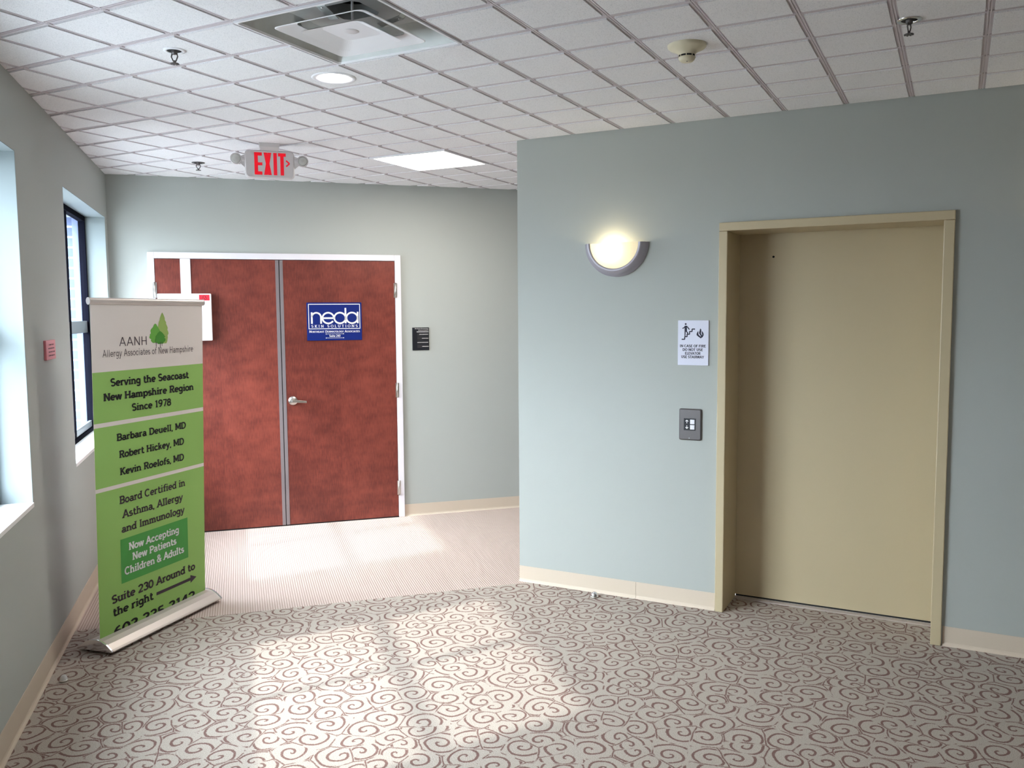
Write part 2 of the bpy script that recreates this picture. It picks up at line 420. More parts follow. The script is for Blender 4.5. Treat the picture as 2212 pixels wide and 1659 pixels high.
def text_width(s, gap=0.0): return sum(GL[c][0]+gap for c in s)-gap
def text(mb, s, x0, x1, z, h, t=.13, serif=True, y=0.0, mi=0, slope=0.0, gap=0.0, small=None):
    """one line of lettering between x0 and x1 on baseline z, capitals h tall, facing -y"""
    if small:      # small capitals: lower case drawn as capitals at this factor
        tot = sum((GL[c.upper()][0])*(small if c.islower() else 1)+gap for c in s)-gap
    else: tot = text_width(s, gap)
    kx = (x1-x0)/tot; cx = 0.0
    for c in s:
        f = 1.0
        if small and c.islower(): f = small; c = c.upper()
        w, spec = GL[c]
        def emit(q):
            pts = [(x0+kx*(cx+f*px), z+h*f*pz+slope*kx*(cx+f*px)) for px, pz in q]
            mb.face([(px, y, pz) for px, pz in pts], mi)
        for part in spec.split(';'):
            if not part: continue
            tok = part.split(); k = tok[0]; v = [float(q) for q in tok[1:]]
            pts = arc(*v) if k[0] == 'A' else list(zip(v[::2], v[1::2]))
            ribbon(mb, pts, t, emit)
            if serif and k[0] == 'L':
                sh = t*.75; sw = .15
                ends = ([(pts[0], pts[1])] if 'a' in k[1:] else [])+([(pts[-1], pts[-2])] if 'b' in k[1:] else [])
                for (px, pz), (qx, qz) in ends:
                    lo, hi = (pz, pz+sh) if qz > pz else (pz-sh, pz)
                    emit([(px-sw, hi), (px-sw, lo), (px+sw, lo), (px+sw, hi)])
        cx += f*w+gap

# ---------------------------------------------------------------- room shell
A_END, B_END, COR = 9.2, 7.0, 1.995      # left wall length, corridor length and width
def ab(a, b, z=0.0): return (LX+S*a+S*b, LY-S*a+S*b, z)
XR = 6.5
# floors
mb = MB()
p = [ab(2.055, -.02), ab(A_END+.1, -.02), (7.4, -9.0, 0), (7.4, .32, 0), (1.29, .32, 0), (1.29, .02, 0), (.06, .02, 0), ab(2.055, 2.62)]
mb.loft([[(x, y, -.12) for x, y, z in p], [(x, y, 0) for x, y, z in p]])
struct('floor', mb, 'carpet', 'floor', 'taupe carpet with brown scroll pattern in front of the elevator')
mb = MB()
p = [ab(-.02, -.02), ab(2.055, -.02), ab(2.055, 2.62), ab(2.055, B_END+.1), ab(-.02, B_END+.1)]
mb.loft([[(x, y, -.12) for x, y, z in p], [(x, y, 0) for x, y, z in p]])
struct('floor_corridor', mb, 'ribs', 'floor', 'pale beige ribbed carpet in front of the red double door')

# ceiling: raised tile pads, thin grid rails and the deck above, clipped to the rooms
def clip(poly, planes):
    tags = [False]*len(poly)              # True where the edge i->i+1 is a cut
    for nx, ny, c in planes:              # keep nx*x+ny*y >= c
        out = []; ot = []
        n = len(poly)
        for i in range(n):
            a, b = poly[i], poly[(i+1) % n]
            da, db = nx*a[0]+ny*a[1]-c, nx*b[0]+ny*b[1]-c
            if da >= 0: out.append(a); ot.append(tags[i])
            if da*db < 0:
                t = da/(da-db); out.append((a[0]+t*(b[0]-a[0]), a[1]+t*(b[1]-a[1])))
                ot.append(True if da >= 0 else tags[i])
        poly, tags = out, ot
        if len(poly) < 3: return [], []
    return poly, tags
aL = (LX, LY)
plA = lambda a, s: (s*S, -s*S, s*(S*LX-S*LY+a))
plB = lambda b, s: (s*S, s*S, s*(S*LX+S*LY+b))
R1 = [plA(0, 1), plB(0, 1), (0, -1, 0), plA(A_END, -1), (-1, 0, -XR)]
R2 = [plA(0, 1), plB(0, 1), (0, 1, 0), plA(COR, -1), plB(B_END, -1)]
SKIP = {}
for i, j in ((-3, -2), (-2, -2), (-3, -1), (-2, -1)): SKIP[(i, j)] = 1      # air diffuser
for i, j in ((-7, 6), (-6, 6), (-7, 7), (-6, 7)): SKIP[(i, j)] = 1          # square troffer
DL = (-4, 0); SKIP[DL] = 1                                                # downlight tile
FILL_TROF = (7, -10)  # grid cell of an added fill light, out of view
for di in (0, 1):
    for dj in (0, 1): SKIP[(FILL_TROF[0]+di, FILL_TROF[1]+dj)] = 1
for di in (0, 1):
    for dj in (0, 1): SKIP[(-4+di, -14+dj)] = 1
PADZ, RAILZ, DECKZ = H, H+.003, H+.0065
mb = MB()
def slab(poly, tags, z0, z1, mi, inset=0.0):
    if len(poly) < 3: return
    mb.face([(x, y, z0) for x, y in poly], mi)
    n = len(poly)
    for i in range(n):
        if tags[i]: continue
        a, b = poly[i], poly[(i+1) % n]
        mb.face([(a[0], a[1], z0), (b[0], b[1], z0), (b[0], b[1], z1), (a[0], a[1], z1)], mi)
CHY = .021
CH = .0150          # half width of the channel between pads
for i in range(-22, 20):
    for j in range(-28, 24):
        if (i, j) in SKIP: continue
        x0, y0 = GX+i*GS+CH, GY+j*GS+CHY; x1, y1 = x0+GS-2*CH, y0+GS-2*CHY
        for R in (R1, R2):
            q, t = clip([(x0, y0), (x1, y0), (x1, y1), (x0, y1)], R)
            if q: slab(q, t, PADZ, DECKZ, 0)
# downlight tile with its round hole
x0, y0 = GX+DL[0]*GS+CH, GY+DL[1]*GS+CH; w = GS-2*CH; cxd, cyd = x0+w/2, y0+w/2
N = 48
sq = []
for k in range(N):
    t = 2*PI*k/N; c_, s_ = math.cos(t), math.sin(t); q = max(abs(c_), abs(s_)); sq.append((cxd+c_/q*w/2, cyd+s_/q*w/2))
ci = [(cxd+.085*math.cos(2*PI*k/N), cyd+.085*math.sin(2*PI*k/N)) for k in range(N)]
for k in range(N):
    l = (k+1) % N
    mb.face([(*sq[k], PADZ), (*sq[l], PADZ), (*ci[l], PADZ), (*ci[k], PADZ)])
    mb.face([(*sq[k], PADZ), (*sq[l], PADZ), (*sq[l], DECKZ), (*sq[k], DECKZ)])
# rails: two thin flanges with a slot between them, left out across the fittings
def runs(lo, hi, holes):
    pts = [lo]+[v for h in sorted(holes) for v in h]+[hi]
    return [(pts[k], pts[k+1]) for k in range(0, len(pts), 2)]
HOLES = [((-3, -2), 2), ((-7, 6), 2), (FILL_TROF, 2), ((-4, -14), 2)]
for i in range(-22, 21):
    x = GX+i*GS
    hs = [(GY+c[1]*GS, GY+(c[1]+n)*GS) for c, n in HOLES if c[0] < i < c[0]+n]
    for a, b in runs(-11, 8, hs):
        for s0, s1 in ((-.0075, -.0018), (.0018, .0075)):
            for R in (R1, R2):
                q, t = clip([(x+s0, a), (x+s1, a), (x+s1, b), (x+s0, b)], R)
                if q: slab(q, t, RAILZ, DECKZ, 1)
for j in range(-28, 25):
    y = GY+j*GS
    hs = [(GX+c[0]*GS, GX+(c[0]+n)*GS) for c, n in HOLES if c[1] < j < c[1]+n]
    for a, b in runs(-8, 8, hs):
        for s0, s1 in ((-.0075, -.0018), (.0018, .0075)):
            for R in (R1, R2):
                q, t = clip([(a, y+s0), (b, y+s0), (b, y+s1), (a, y+s1)], R)
                if q: slab(q, t, RAILZ+.0004, DECKZ, 1)
# deck above with openings for the recessed fittings
def deck(R, bounds):
    holes = [(GX+c[0]*GS+.006, GX+(c[0]+n)*GS-.006, GY+c[1]*GS+.006, GY+(c[1]+n)*GS-.006) for c, n in HOLES]
    holes.append((cxd-.075, cxd+.075, cyd-.075, cyd+.075))
    xs = sorted({bounds[0], bounds[1]}|{v for h in holes for v in h[:2]}); ys = sorted({bounds[2], bounds[3]}|{v for h in holes for v in h[2:]})
    for xa, xb in zip(xs, xs[1:]):
        for ya, yb in zip(ys, ys[1:]):
            mx_, my_ = (xa+xb)/2, (ya+yb)/2
            if any(h[0] < mx_ < h[1] and h[2] < my_ < h[3] for h in holes): continue
            q, t = clip([(xa, ya), (xb, ya), (xb, yb), (xa, yb)], R)
            if q: mb.face([(x, y, DECKZ) for x, y in q], 1)
deck(R1, (-12, 9, -12, 10)); deck(R2, (-12, 9, -12, 10))
# plenum slab so that no daylight comes in from above
for R in (R1, R2):
    q, t = clip([(-12, -12), (9, -12), (9, 10), (-12, 10)], R)
    cx0 = sum(v[0] for v in q)/len(q); cy0 = sum(v[1] for v in q)/len(q)
    q = [(cx0+(x-cx0)*1.05, cy0+(y-cy0)*1.05) for x, y in q]
    mb.loft([[(x, y, H+.42) for x, y in q], [(x, y, H+.5) for x, y in q]], 0)
ceil = struct('ceiling', mb, ['ceil', 'grid'], 'ceiling', 'white ceiling of small square acoustic tiles in a slotted grid', recalc=False)

WT = H+.42
# right wall with the elevator opening
EX0, EX1, EZ = 1.309, 2.375, 2.157
mb = MB()
mb.loft([[(x, y, z) for x, y in ((0, 0), (EX0-.03, 0), (EX0-.03, .16), (.16, .16))] for z in (0, WT)]); mb.box(EX1+.03, XR+.1, 0, .16, 0, WT); mb.box(EX0-.03, EX1+.03, 0, .16, EZ+.03, WT)
struct('wall_right', mb, 'wall', 'wall', 'grey-green wall around the elevator')
# corridor face of the elevator block
mb = MB()
mb.loft([[(x, y, z) for x, y in ((.16, .16), (4.25, 4.25), (4.35, 4.15), (.27, .07))] for z in (0, WT)])
struct('wall_corridor', mb, 'wall', 'wall', 'hidden side of the elevator block along the corridor')
# back wall with the double door opening
DU0, DU1, DZ = .319, 2.164, 2.152
mb = MB()
mb.box(-.3, DU0-.03, 0, .16, 0, WT); mb.box(DU1+.03, B_END+.1, 0, .16, 0, WT); mb.box(DU0-.03, DU1+.03, 0, .16, DZ+.03, WT)
struct('wall_back', mb, 'wall', 'wall', 'grey-green wall around the red double door', loc=(LX, LY, 0), rotz=PI/4)
mb = MB(); mb.box(-.1, COR+.3, 0, .12, 0, WT)
e = ab(0, B_END)
struct('wall_corridor_end', mb, 'wall', 'wall', 'closed end of the corridor', loc=e, rotz=-PI/4)
# left wall with three window openings (local x = -a, local y = depth outwards)
WZ0, WZ1, WD = .868, 2.446, .34
WIN = [(.104, 1.70), (2.784, 4.38)]
mb = MB()
edges = [-.16]+[v for w_ in WIN for v in w_]+[A_END+.1]
for k in range(0, len(edges), 2): mb.box(-edges[k+1], -edges[k], 0, WD, 0, WT)
for a0, a1 in WIN:
    mb.box(-a1, -a0, 0, WD, 0, WZ0-.02); mb.box(-a1, -a0, 0, WD, WZ1, WT)
struct('wall_left', mb, 'wall', 'wall', 'window wall on the left', loc=(LX, LY, 0), rotz=3*PI/4)
# walls behind the camera
e = ab(A_END, 0)
mb = MB(); mb.box(-.2, 7.5, 0, .12, 0, WT)
mb2 = mb; o = struct('wall_rear', mb2, 'wall', 'wall', 'wall behind the photographer', loc=(e[0]-.085*0, e[1], 0), rotz=PI/4)
o.location = (e[0]+S*.12, e[1]-S*.12, 0)
mb = MB(); mb.box(XR, XR+.12, -9.5, .1, 0, WT)
struct('wall_far_right', mb, 'wall', 'wall', 'end wall beyond the right edge')
mb = MB(); mb.box(2.5, XR+.12, -9.3, -9.18, 0, WT)

# windows
for k, (a0, a1) in enumerate(WIN):
    w = a1-a0; cx_ = (a0+a1)/2
    r = empty('window_%d' % (k+1), (LX+S*cx_, LY-S*cx_, WZ0), 3*PI/4)
    tag(r, ['dark framed sash window nearest the double door', 'window opening at the left edge of the view'][k], 'window', None, 'structure')
    h = WZ1-WZ0; x0, x1 = -w/2, w/2
    # white returns lining the opening
    b = MB(); b.box(x0, x0+.004, .0005, .135, 0, h); b.box(x1-.004, x1, .0005, .135, 0, h); b.box(x0, x1, .0005, .135, h-.004, h)
    b.build('return', 'reveal', r)
    b = MB(); b.box(x0, x1, -.004, .135, -.022, 0); b.build('sill', 'sill', r, bevel=.003)
    fy0, fy1 = .133, .178
    b = MB(); b.box(x0, x0+.03, fy0, fy1, 0, h); b.box(x1-.03, x1, fy0, fy1, 0, h)
    b.box(x0+.03, x1-.03, fy0, fy1, h-.04, h); b.box(x0+.03, x1-.03, fy0, fy1, 0, .03)
    b.build('frame', 'winframe', r, bevel=.002)
    b = MB(); mxl = x1-.70-.0; b.box(mxl-.03, mxl+.03, fy0+.01, fy1-.005, .03, h-.04); b.build('mullion', 'winframe', r)
    rz = 1.64-WZ0
    b = MB(); b.box(x0+.03, mxl-.03, fy0+.012, fy1-.01, rz-.045, rz+.04); b.box(mxl+.03, x1-.03, fy0+.012, fy1-.01, rz-.045, rz+.04)
    b.build('meeting_rail', 'winalu', r, bevel=.003)
    b = MB(); b.box(x0+.03, mxl-.03, fy0+.012, fy1-.01, .03, .075); b.box(mxl+.03, x1-.03, fy0+.012, fy1-.01, .03, .075)
    b.build('bottom_rail', 'winalu', r, bevel=.003)
    b = MB(); b.box(x1-.002, x1+.22, .222, .50, -.3, h+.3); b.build('brick_return', 'brick', r)
    b = MB(); b.box(x1-.004, x1+.02, .179, .222, 0, h); b.build('outer_trim', 'trim', r)
    for xa, xb in ((x0+.03, mxl-.03), (mxl+.03, x1-.03)):
        b = MB(); b.face([(xa, .154, .03), (xb, .154, .03), (xb, .154, h-.04), (xa, .154, h-.04)])
        b.build('pane', 'glass', r)
# outside: the ground one storey down
mb = MB(); mb.box(-30, 10, -25, 25, -4.3, -4.2); struct('ground_outside', mb, 'concrete', 'ground', 'pale paving outside below the windows')

# baseboards (vinyl cove with a curled toe)
COVE = [(0, .10), (-.003, .10), (-.0035, .018), (-.006, .010), (-.013, .0035), (-.015, 0), (0, 0)]
def cove(x0, x1, h=.10):
    b = MB(); pr = [(y, z if z < .05 else h) for y, z in COVE]
    b.loft([[(x0, y, z) for y, z in pr], [(x1, y, z) for y, z in pr]]); return b
BB = 'cream vinyl cove baseboard '
struct('baseboard_right', cove(0, .7825), 'cove', 'baseboard', BB+'between the wall corner and its joint under the sconce')
struct('baseboard_corridor', cove(-5.6, -.02), 'cove', 'baseboard', BB+'along the hidden corridor side', rotz=PI/4+PI)
struct('baseboard_right', cove(.784, 1.2585), 'cove', 'baseboard', BB+'just left of the elevator frame')
struct('baseboard_right', cove(2.4305, XR), 'cove', 'baseboard', BB+'right of the elevator frame')
struct('baseboard_back', cove(2.216, B_END), 'cove', 'baseboard', BB+'right of the double door', loc=(LX, LY, 0), rotz=PI/4)
struct('baseboard_back', cove(.0, .27), 'cove', 'baseboard', BB+'left of the double door', loc=(LX, LY, 0), rotz=PI/4)
struct('baseboard_left', cove(-A_END, -.0, .118), 'cove', 'baseboard', BB+'below the windows', loc=(LX, LY, 0), rotz=3*PI/4)

# ---------------------------------------------------------------- double door (door_1)
d1 = on_back(0, 0, 'door_1'); tag(d1, 'reddish brown wooden double door in a pale frame', 'door', None, 'structure')
b = MB()
FP = -.022
b.box(.272, DU0, FP, .16, 0, 2.20); b.box(DU1, 2.214, FP, .16, 0, 2.20); b.box(DU0, DU1, FP, .16, DZ, 2.20)
b.build('frame', 'frame', d1, bevel=.003)
MID = 1.238
def leaf(u0, u1, left):
    cx_ = (u0+u1)/2
    o = MB().box(u0-cx_, u1-cx_, 0, .045, .009, DZ-.004).build('door_leaf', 'wood', d1, loc=(cx_, -.018, 0))
    s = 1 if left else -1
    e0 = (u1-cx_) if left else (u0-cx_)
    b = MB(); b.box(min(e0, e0-s*.026), max(e0, e0-s*.026), -.002, .03, .009, DZ-.004); b.build('edge_guard', 'astragal', o)
    hx = (u0-cx_-.006) if left else (u1-cx_+.006)
    for hz in (1.91, 1.08, .253):
        b = MB(); b.lathe([(.0065, -.062), (.0065, .062)], 12, (hx, -.008, hz)); b.box(hx-.014, hx+.014, -.0045, -.001, hz-.06, hz+.06)
        b.build('hinge', 'satin', o)
    return o
ll = leaf(DU0+.003, MID-.003, True); rl = leaf(MID+.003, DU1-.003, False)
# lever set on the right leaf
lc = (MID+.003+DU1-.003)/2
b = MB(); hx = 1.317-lc
b.lathe([(.0, -.018), (.022, -.0175), (.034, -.010), (.037, -.004), (.037, .001)], 32, (hx, 0, 1.023), 'y')
b.lathe([(.011, -.055), (.012, -.012)], 20, (hx, 0, 1.023), 'y')
b.loft([[(hx-.012, -.062, 1.011), (hx-.012, -.046, 1.011), (hx-.012, -.046, 1.034), (hx-.012, -.062, 1.034)],
        [(hx+.04, -.062, 1.010), (hx+.04, -.046, 1.010), (hx+.04, -.046, 1.030), (hx+.04, -.062, 1.030)],
        [(hx+.105, -.056, 1.005), (hx+.105, -.042, 1.005), (hx+.105, -.042, 1.021), (hx+.105, -.056, 1.021)]])
b.build('lever_handle', 'satin', rl, bevel=.002)
b = MB(); b.box(MID-.0035-(DU0+MID)/2, MID-.001-(DU0+MID)/2, -.004, .03, .975, 1.075); b.build('strike_plate', 'chrome', ll)
b = MB(); b.box(DU0, DU1, -.02, .15, 0, .006); b.build('threshold', 'dark', d1)
b = MB(); b.box(DU0, DU1, .06, .07, .0, DZ); b.build('backing', 'dark', d1)

# ---------------------------------------------------------------- elevator door (door_2)
d2 = on_right((EX0+EX1)/2, 0, 'door_2'); tag(d2, 'cream painted elevator door in a deep cream frame', 'door', None, 'structure')
hw = (EX1-EX0)/2; DEP = .30
b = MB()
b.box(-hw-.047, -hw, -.022, DEP, 0, EZ); b.box(hw, hw+.05, -.022, DEP, 0, EZ); b.box(-hw-.047, hw+.05, -.022, DEP, EZ+.0008, 2.204)
b.build('frame', 'cream', d2, bevel=.004)
b = MB(); b.box(-hw-.02, hw+.02, DEP, DEP+.04, .015, EZ+.05); dp = b.build('door_panel', 'cream', d2)
b = MB(); b.lathe([(.0065, -.0015), (.0065, .001)], 16, (1.498-(EX0+EX1)/2, DEP, 2.026), 'y'); b.build('release_hole', 'dark', dp)
b = MB(); b.box(-hw, hw, DEP-.045, DEP-.012, 0, .006); b.box(-hw, hw, DEP-.008, DEP+.05, 0, .006); b.build('threshold', 'alu', d2)
b = MB(); b.box(-hw, hw, DEP-.012, DEP-.008, 0, .002); b.box(-hw, hw, DEP+.002, DEP+.03, .006, .015); b.build('track_gap', 'dark', d2)

# ---------------------------------------------------------------- roll-up banner
ax, ay = -1.387, -2.004
bx_, by_ = -.15508, .98790
ang = math.atan2(by_, bx_)
ban = empty('rollup_banner', (ax, ay, 0), ang)
tag(ban, 'green and white retractable banner stand for an allergy practice beside the window wall', 'banner stand')
prof = [(-.094, .016), (-.096, .022), (-.088, .030), (-.06, .052), (-.03, .066), (-.004, .071), (.03, .07), (.07, .057), (.11, .028), (.125, .020), (.123, .016)]
b = MB(); b.loft([[(-.016, y, z) for y, z in prof], [(.838, y, z) for y, z in prof]])
base = b.build('base', 'alu', ban)
for xa, xb in ((-.026, -.016), (.838, .848)):
    q = [(y*1.04, .006+(z-.006)*1.06) for y, z in prof]
    b = MB(); b.loft([[(xa, y, z) for y, z in q], [(xb, y, z) for y, z in q]]); b.build('end_cap', 'chrome', base, bevel=.004)
for xa in (.06, .74):
    b = MB(); b.box(xa, xa+.05, -.06, .10, 0, .0165); b.build('foot', 'black', base)
# banner sheet leans slightly towards the viewer; lean frame: point at height v sits at y = -0.02*(v-.06)
LEAN = -.02
cl = lambda v: LEAN*(v-.06)
bands = [(.052, .822, 1), (.822, .842, 0), (.842, 1.152, 1), (1.152, 1.174, 0), (1.174, 1.432, 1), (1.432, 1.79, 0)]
edgeL = lambda v: .0+.004*(v/1.8); edgeR = lambda v: .818+.026*(v/1.8)
b = MB()
for z0, z1, mi in bands:
    for yy in (0, .0012):
        b.face([(edgeL(z0), cl(z0)+yy, z0), (edgeR(z0), cl(z0)+yy, z0), (edgeR(z1), cl(z1)+yy, z1), (edgeL(z1), cl(z1)+yy, z1)], mi if yy == 0 else 0)
    for e_ in (edgeL, edgeR):
        b.face([(e_(z0), cl(z0), z0), (e_(z0), cl(z0)+.0012, z0), (e_(z1), cl(z1)+.0012, z1), (e_(z1), cl(z1), z1)], 0)
b.build('banner_sheet', ['bwhite', 'green'], ban)
def lean_fix(mb, off):
    for v in mb.bm.verts: v.co.y = cl(v.co.z)-off
b = MB()      # lettering: (text, x0, x1, base at x0, base at x1, cap height, thickness, serif)
for s, x0, x1, zl, h, t, sf, mi in (
    ('AANH', .185, .391, 1.5585, .046, .085, False, 1), ('Allergy Associates of New Hampshire', .072, .755, 1.506, .037, .085, False, 1),
    ('Serving the Seacoast', .119, .712, 1.3555, .040, .205, True, 0), ('New Hampshire Region', .071, .753, 1.2835, .039, .205, True, 0), ('Since 1978', .262, .562, 1.2135, .039, .19, True, 0),
    ('Barbara Deuell, MD', .150, .679, 1.069, .037, .195, True, 0), ('Robert Hickey, MD', .164, .660, .978, .038, .195, True, 0), ('Kevin Roelofs, MD', .167, .657, .887, .038, .195, True, 0),
    ('Board Certified in', .157, .663, .736, .041, .175, True, 1), ('Asthma, Allergy', .177, .640, .658, .041, .175, True, 1), ('and Immunology', .166, .652, .581, .041, .175, True, 1),
    ('Now Accepting', .214, .602, .476, .040, .195, True, 2), ('New Patients', .238, .578, .416, .040, .195, True, 2), ('Children & Adults', .180, .640, .351, .041, .195, True, 2),
    ('Suite 230 Around to', .084, .732, .224, .044, .195, True, 1), ('the right', .090, .384, .155, .044, .195, True, 0), ('603 335 3142', .092, .726, .046, .052, .195, True, 0)):
    text(b, s, x0, x1, zl, h, t, sf, 0, mi)
# arrow
b.face([(.409, 0, .168), (.69, 0, .168), (.69, 0, .185), (.409, 0, .185)], 1)
b.face([(.69, 0, .153), (.742, 0, .1765), (.69, 0, .200)], 1)
lean_fix(b, .0012)
b.build('printed_lettering', ['ink', 'brownink', 'print'], ban)
b = MB()
b.face([(.156, 0, .311), (.676, 0, .311), (.676, 0, .547), (.156, 0, .547)]); lean_fix(b, .0006)
b.build('dark_green_box', 'dgreen', ban)
def tree(cx_, z0, z1, w, jag, seed, mi, mb, off, power=1.0):
    rnd = random.Random(seed); n = 16
    L_, R_ = [], []
    for k in range(n+1):
        f = k/n; z = z0+(z1-z0)*f
        hw_ = w*(math.sin(PI*min(1, (f*.92+.08)**power)))**.8 * (1+jag*rnd.uniform(-1, 1))
        L_.append((cx_-hw_, z)); hw2 = hw_*(1+jag*rnd.uniform(-1, 1)); R_.append((cx_+hw2, z))
    for k in range(n):
        a, c, d, e_ = L_[k], R_[k], R_[k+1], L_[k+1]
        mb.face([(a[0], cl(a[1])-off, a[1]), (c[0], cl(c[1])-off, c[1]), (d[0], cl(d[1])-off, d[1]), (e_[0], cl(e_[1])-off, e_[1])], mi)
b = MB()
tree(.508, 1.562, 1.732, .043, .10, 3, 0, b, .0006, .62)
tree(.452, 1.567, 1.672, .043, .14, 5, 1, b, .0009, .80)
tree(.488, 1.560, 1.630, .042, .14, 8, 2, b, .0012, .85)
for tx, tz in ((.455, 1.545), (.487, 1.538), (.500, 1.548)):
    b.face([(tx-.002, cl(tz)-.0015, tz), (tx+.002, cl(tz)-.0015, tz), (tx+.002, cl(1.57)-.0015, 1.57), (tx-.002, cl(1.57)-.0015, 1.57)], 3)
b.build('tree_logo', ['treeA', 'treeB', 'treeC', 'brownink'], ban)
b = MB(); yy = cl(1.8)
b.loft([[(x, yy+.011*math.cos(t)+.0, 1.789+.017*math.sin(t)) for t in [2*PI*k/16 for k in range(16)]] for x in (-.006, .850)])
tr = b.build('top_rail', 'alu', ban)
for xa, xb in ((-.010, -.006), (.850, .854)):
    b = MB(); b.loft([[(x, yy+.0125*math.cos(t), 1.789+.0185*math.sin(t)) for t in [2*PI*k/16 for k in range(16)]] for x in (xa, xb)]); b.build('end_cap', 'grey', tr)
b = MB(); b.tube([(.42, .05, .05), (.42, .022, 1.0), (.42, yy+.02, 1.79)], .009, 12); b.build('pole', 'alu', ban)

# ---------------------------------------------------------------- things on the doors and walls
# lock box hung over the door
bx = on_back(.53, 0, 'hanging_box'); tag(bx, 'white box hung over the left door leaf with a red label on its corner', 'box')
b = MB(); b.box(-.193, .193, -.085, -.021, 1.52, 1.882); b.build('body', 'white', bx, bevel=.006)
b = MB(); b.box(-.027, .047, -.024, -.0185, 1.88, 2.149); b.box(-.027, .047, -.024, .028, 2.1484, 2.1508); b.build('hanger_strap', 'frame', bx)
b = MB(); b.box(.105, .181, -.0862, -.0845, 1.829, 1.873, 0)
lab = b.build('label', 'red', bx)
b = MB()
for k in range(3):
    t = 90+120*k; cx_, cz_ = .143+.0085*math.cos(math.radians(t)), 1.851+.0085*math.sin(math.radians(t))
    def em(q): b.face([(x, -.0866, z) for x, z in q])
    ribbon(b, arc(cx_, cz_, .009, .009, t-140, t+140, 14), .0028, em)
ribbon(b, arc(.143, 1.851, .0075, .0075, 0, 360, 16), .002, lambda q: b.face([(x, -.0867, z) for x, z in q]))
b.build('biohazard_symbol', 'ink', lab)

# navy door sign
ns = on_back(1.663, 1.505, 'door_sign'); tag(ns, 'navy blue dermatology suite sign with white lettering on the right door leaf', 'sign')
b = MB(); b.box(-.22, .22, -.023, -.0182, 0, .307); b.build('panel', 'navy', ns, bevel=.001)
b = MB(); Y = -.0236
def em(q): b.face([(x, Y, z) for x, z in q])
for q in ((-.207, .207, .2905, .2955), (-.207, .207, .092, .097), (-.207, -.202, .092, .2955), (.202, .207, .092, .2955),
          (-.07, .07, .0515, .0535), (-.07, .07, .0185, .0205)):
    em([(q[0], q[2]), (q[1], q[2]), (q[1], q[3]), (q[0], q[3])])
for zz in (.0525, .0195):
    for xx in (-.07, .07): em([(xx-.003, zz-.003), (xx+.003, zz-.003), (xx+.003, zz+.003), (xx-.003, zz+.003)])
t_ = .0135; zb, rz, rx = .181, .043, .0455        # big rounded letters: centre height, radii
cs = (-.139, -.050, .046, .139)
em([(-.187, .136), (-.187+t_, .136), (-.187+t_, .228), (-.187, .228)])
ribbon(b, arc(-.144, zb+.006, .0365, .037, 180, 0, 22), t_, em)
em([(-.1075-t_/2, .136), (-.1075+t_/2, .136), (-.1075+t_/2, zb+.01), (-.1075-t_/2, zb+.01)])
ribbon(b, arc(-.050, zb, rx, rz, 0, 325, 36), t_, em); em([(-.095, zb-.007), (.0, zb-.007), (.0, zb+.006), (-.095, zb+.006)])
ribbon(b, arc(.044, zb, rx, rz, 0, 360, 36), t_, em); em([(.0825, .137), (.096, .137), (.096, .262), (.0825, .262)])
ribbon(b, arc(.141, zb, rx, rz, 0, 360, 36), t_, em); em([(.181, .137), (.1945, .137), (.1945, .230), (.181, .230)])
text(b, 'SKIN SOLUTIONS', -.187, .187, .105, .021, .13, True, Y, 0, gap=.32)
text(b, 'Northeast Dermatology Associates', -.203, .203, .064, .0175, .15, True, Y, 0, small=.78)
text(b, 'Suite 240', -.045, .045, .0285, .0165, .15, True, Y, 0)
b.build('lettering', 'print', ns)

# black room name plate
npl = on_back(2.376, 1.409, 'name_plate'); tag(npl, 'small black name plate with slide-in strips right of the double door', 'sign')
b = MB(); b.box(-.072, .072, -.009, 0, 0, .192); b.build('plate', 'black', npl, bevel=.004)
rnd = random.Random(4); Y = -.0112
for k, x0 in enumerate((.010, -.030, .010, -.012)):
    b = MB(); b.box(-.030, .068, -.0105, -.0088, .020+.034*k, .046+.034*k); st = b.build('strip', 'ink', npl)
    b = MB(); x = x0
    while x < .062:
        w_ = rnd.uniform(.004, .009); b.face([(x, Y, .030+.034*k), (x+w_, Y, .030+.034*k), (x+w_, Y, .0345+.034*k), (x, Y, .0345+.034*k)]); x += w_+rnd.uniform(.0015, .003)
    b.build('lettering', 'grey', st)
b = MB()
text(b, 'Northeast Dermatology', -.05, .064, .178, .008, .14, True, Y); text(b, 'Associates', -.022, .064, .165, .008, .14, True, Y)
b.build('heading', 'grey', npl)
b = MB(); b.box(-.035, .066, Y, -.0088, .153, .157); b.build('white_bar', 'print', npl)

# fire sign
fs = on_right(1.1185, 1.4105, 'fire_safety_sign'); tag(fs, 'white elevator fire warning sign with stair and flame pictograms left of the elevator', 'sign')
b = MB(); b.box(-.0885, .0885, -.008, 0, 0, .2555); b.build('panel', 'signwhite', fs, bevel=.0015)
b = MB(); Y = -.0087
def em(q): b.face([(x, Y, z) for x, z in q])
U = lambda u, v: (-.0885+(u-207)/930*.177, (1505-v)/1345*.2555)       # measured on a close view of the sign
b.loft([[(x, Y, z) for x, z in arc(*U(444, 270), .0053, .0053, 0, 345, 23)], [(x, Y-.0004, z) for x, z in arc(*U(444, 270), .0053, .0053, 0, 345, 23)]])
em([U(412, 320), U(480, 320), U(488, 500), U(412, 500)]); em([U(412, 490), U(446, 490), U(440, 640), U(412, 640)])
ribbon(b, [U(430, 335), U(400, 375), U(345, 402)], .0055, em); ribbon(b, [U(470, 330), U(510, 375), U(560, 435)], .0058, em)
ribbon(b, [U(455, 485), U(510, 530), U(490, 590)], .0058, em)
ribbon(b, [U(325, 725), U(418, 725), U(418, 648), U(490, 648), U(490, 573), U(565, 573), U(565, 492), U(640, 492), U(640, 420), U(730, 420)], .0062, em)
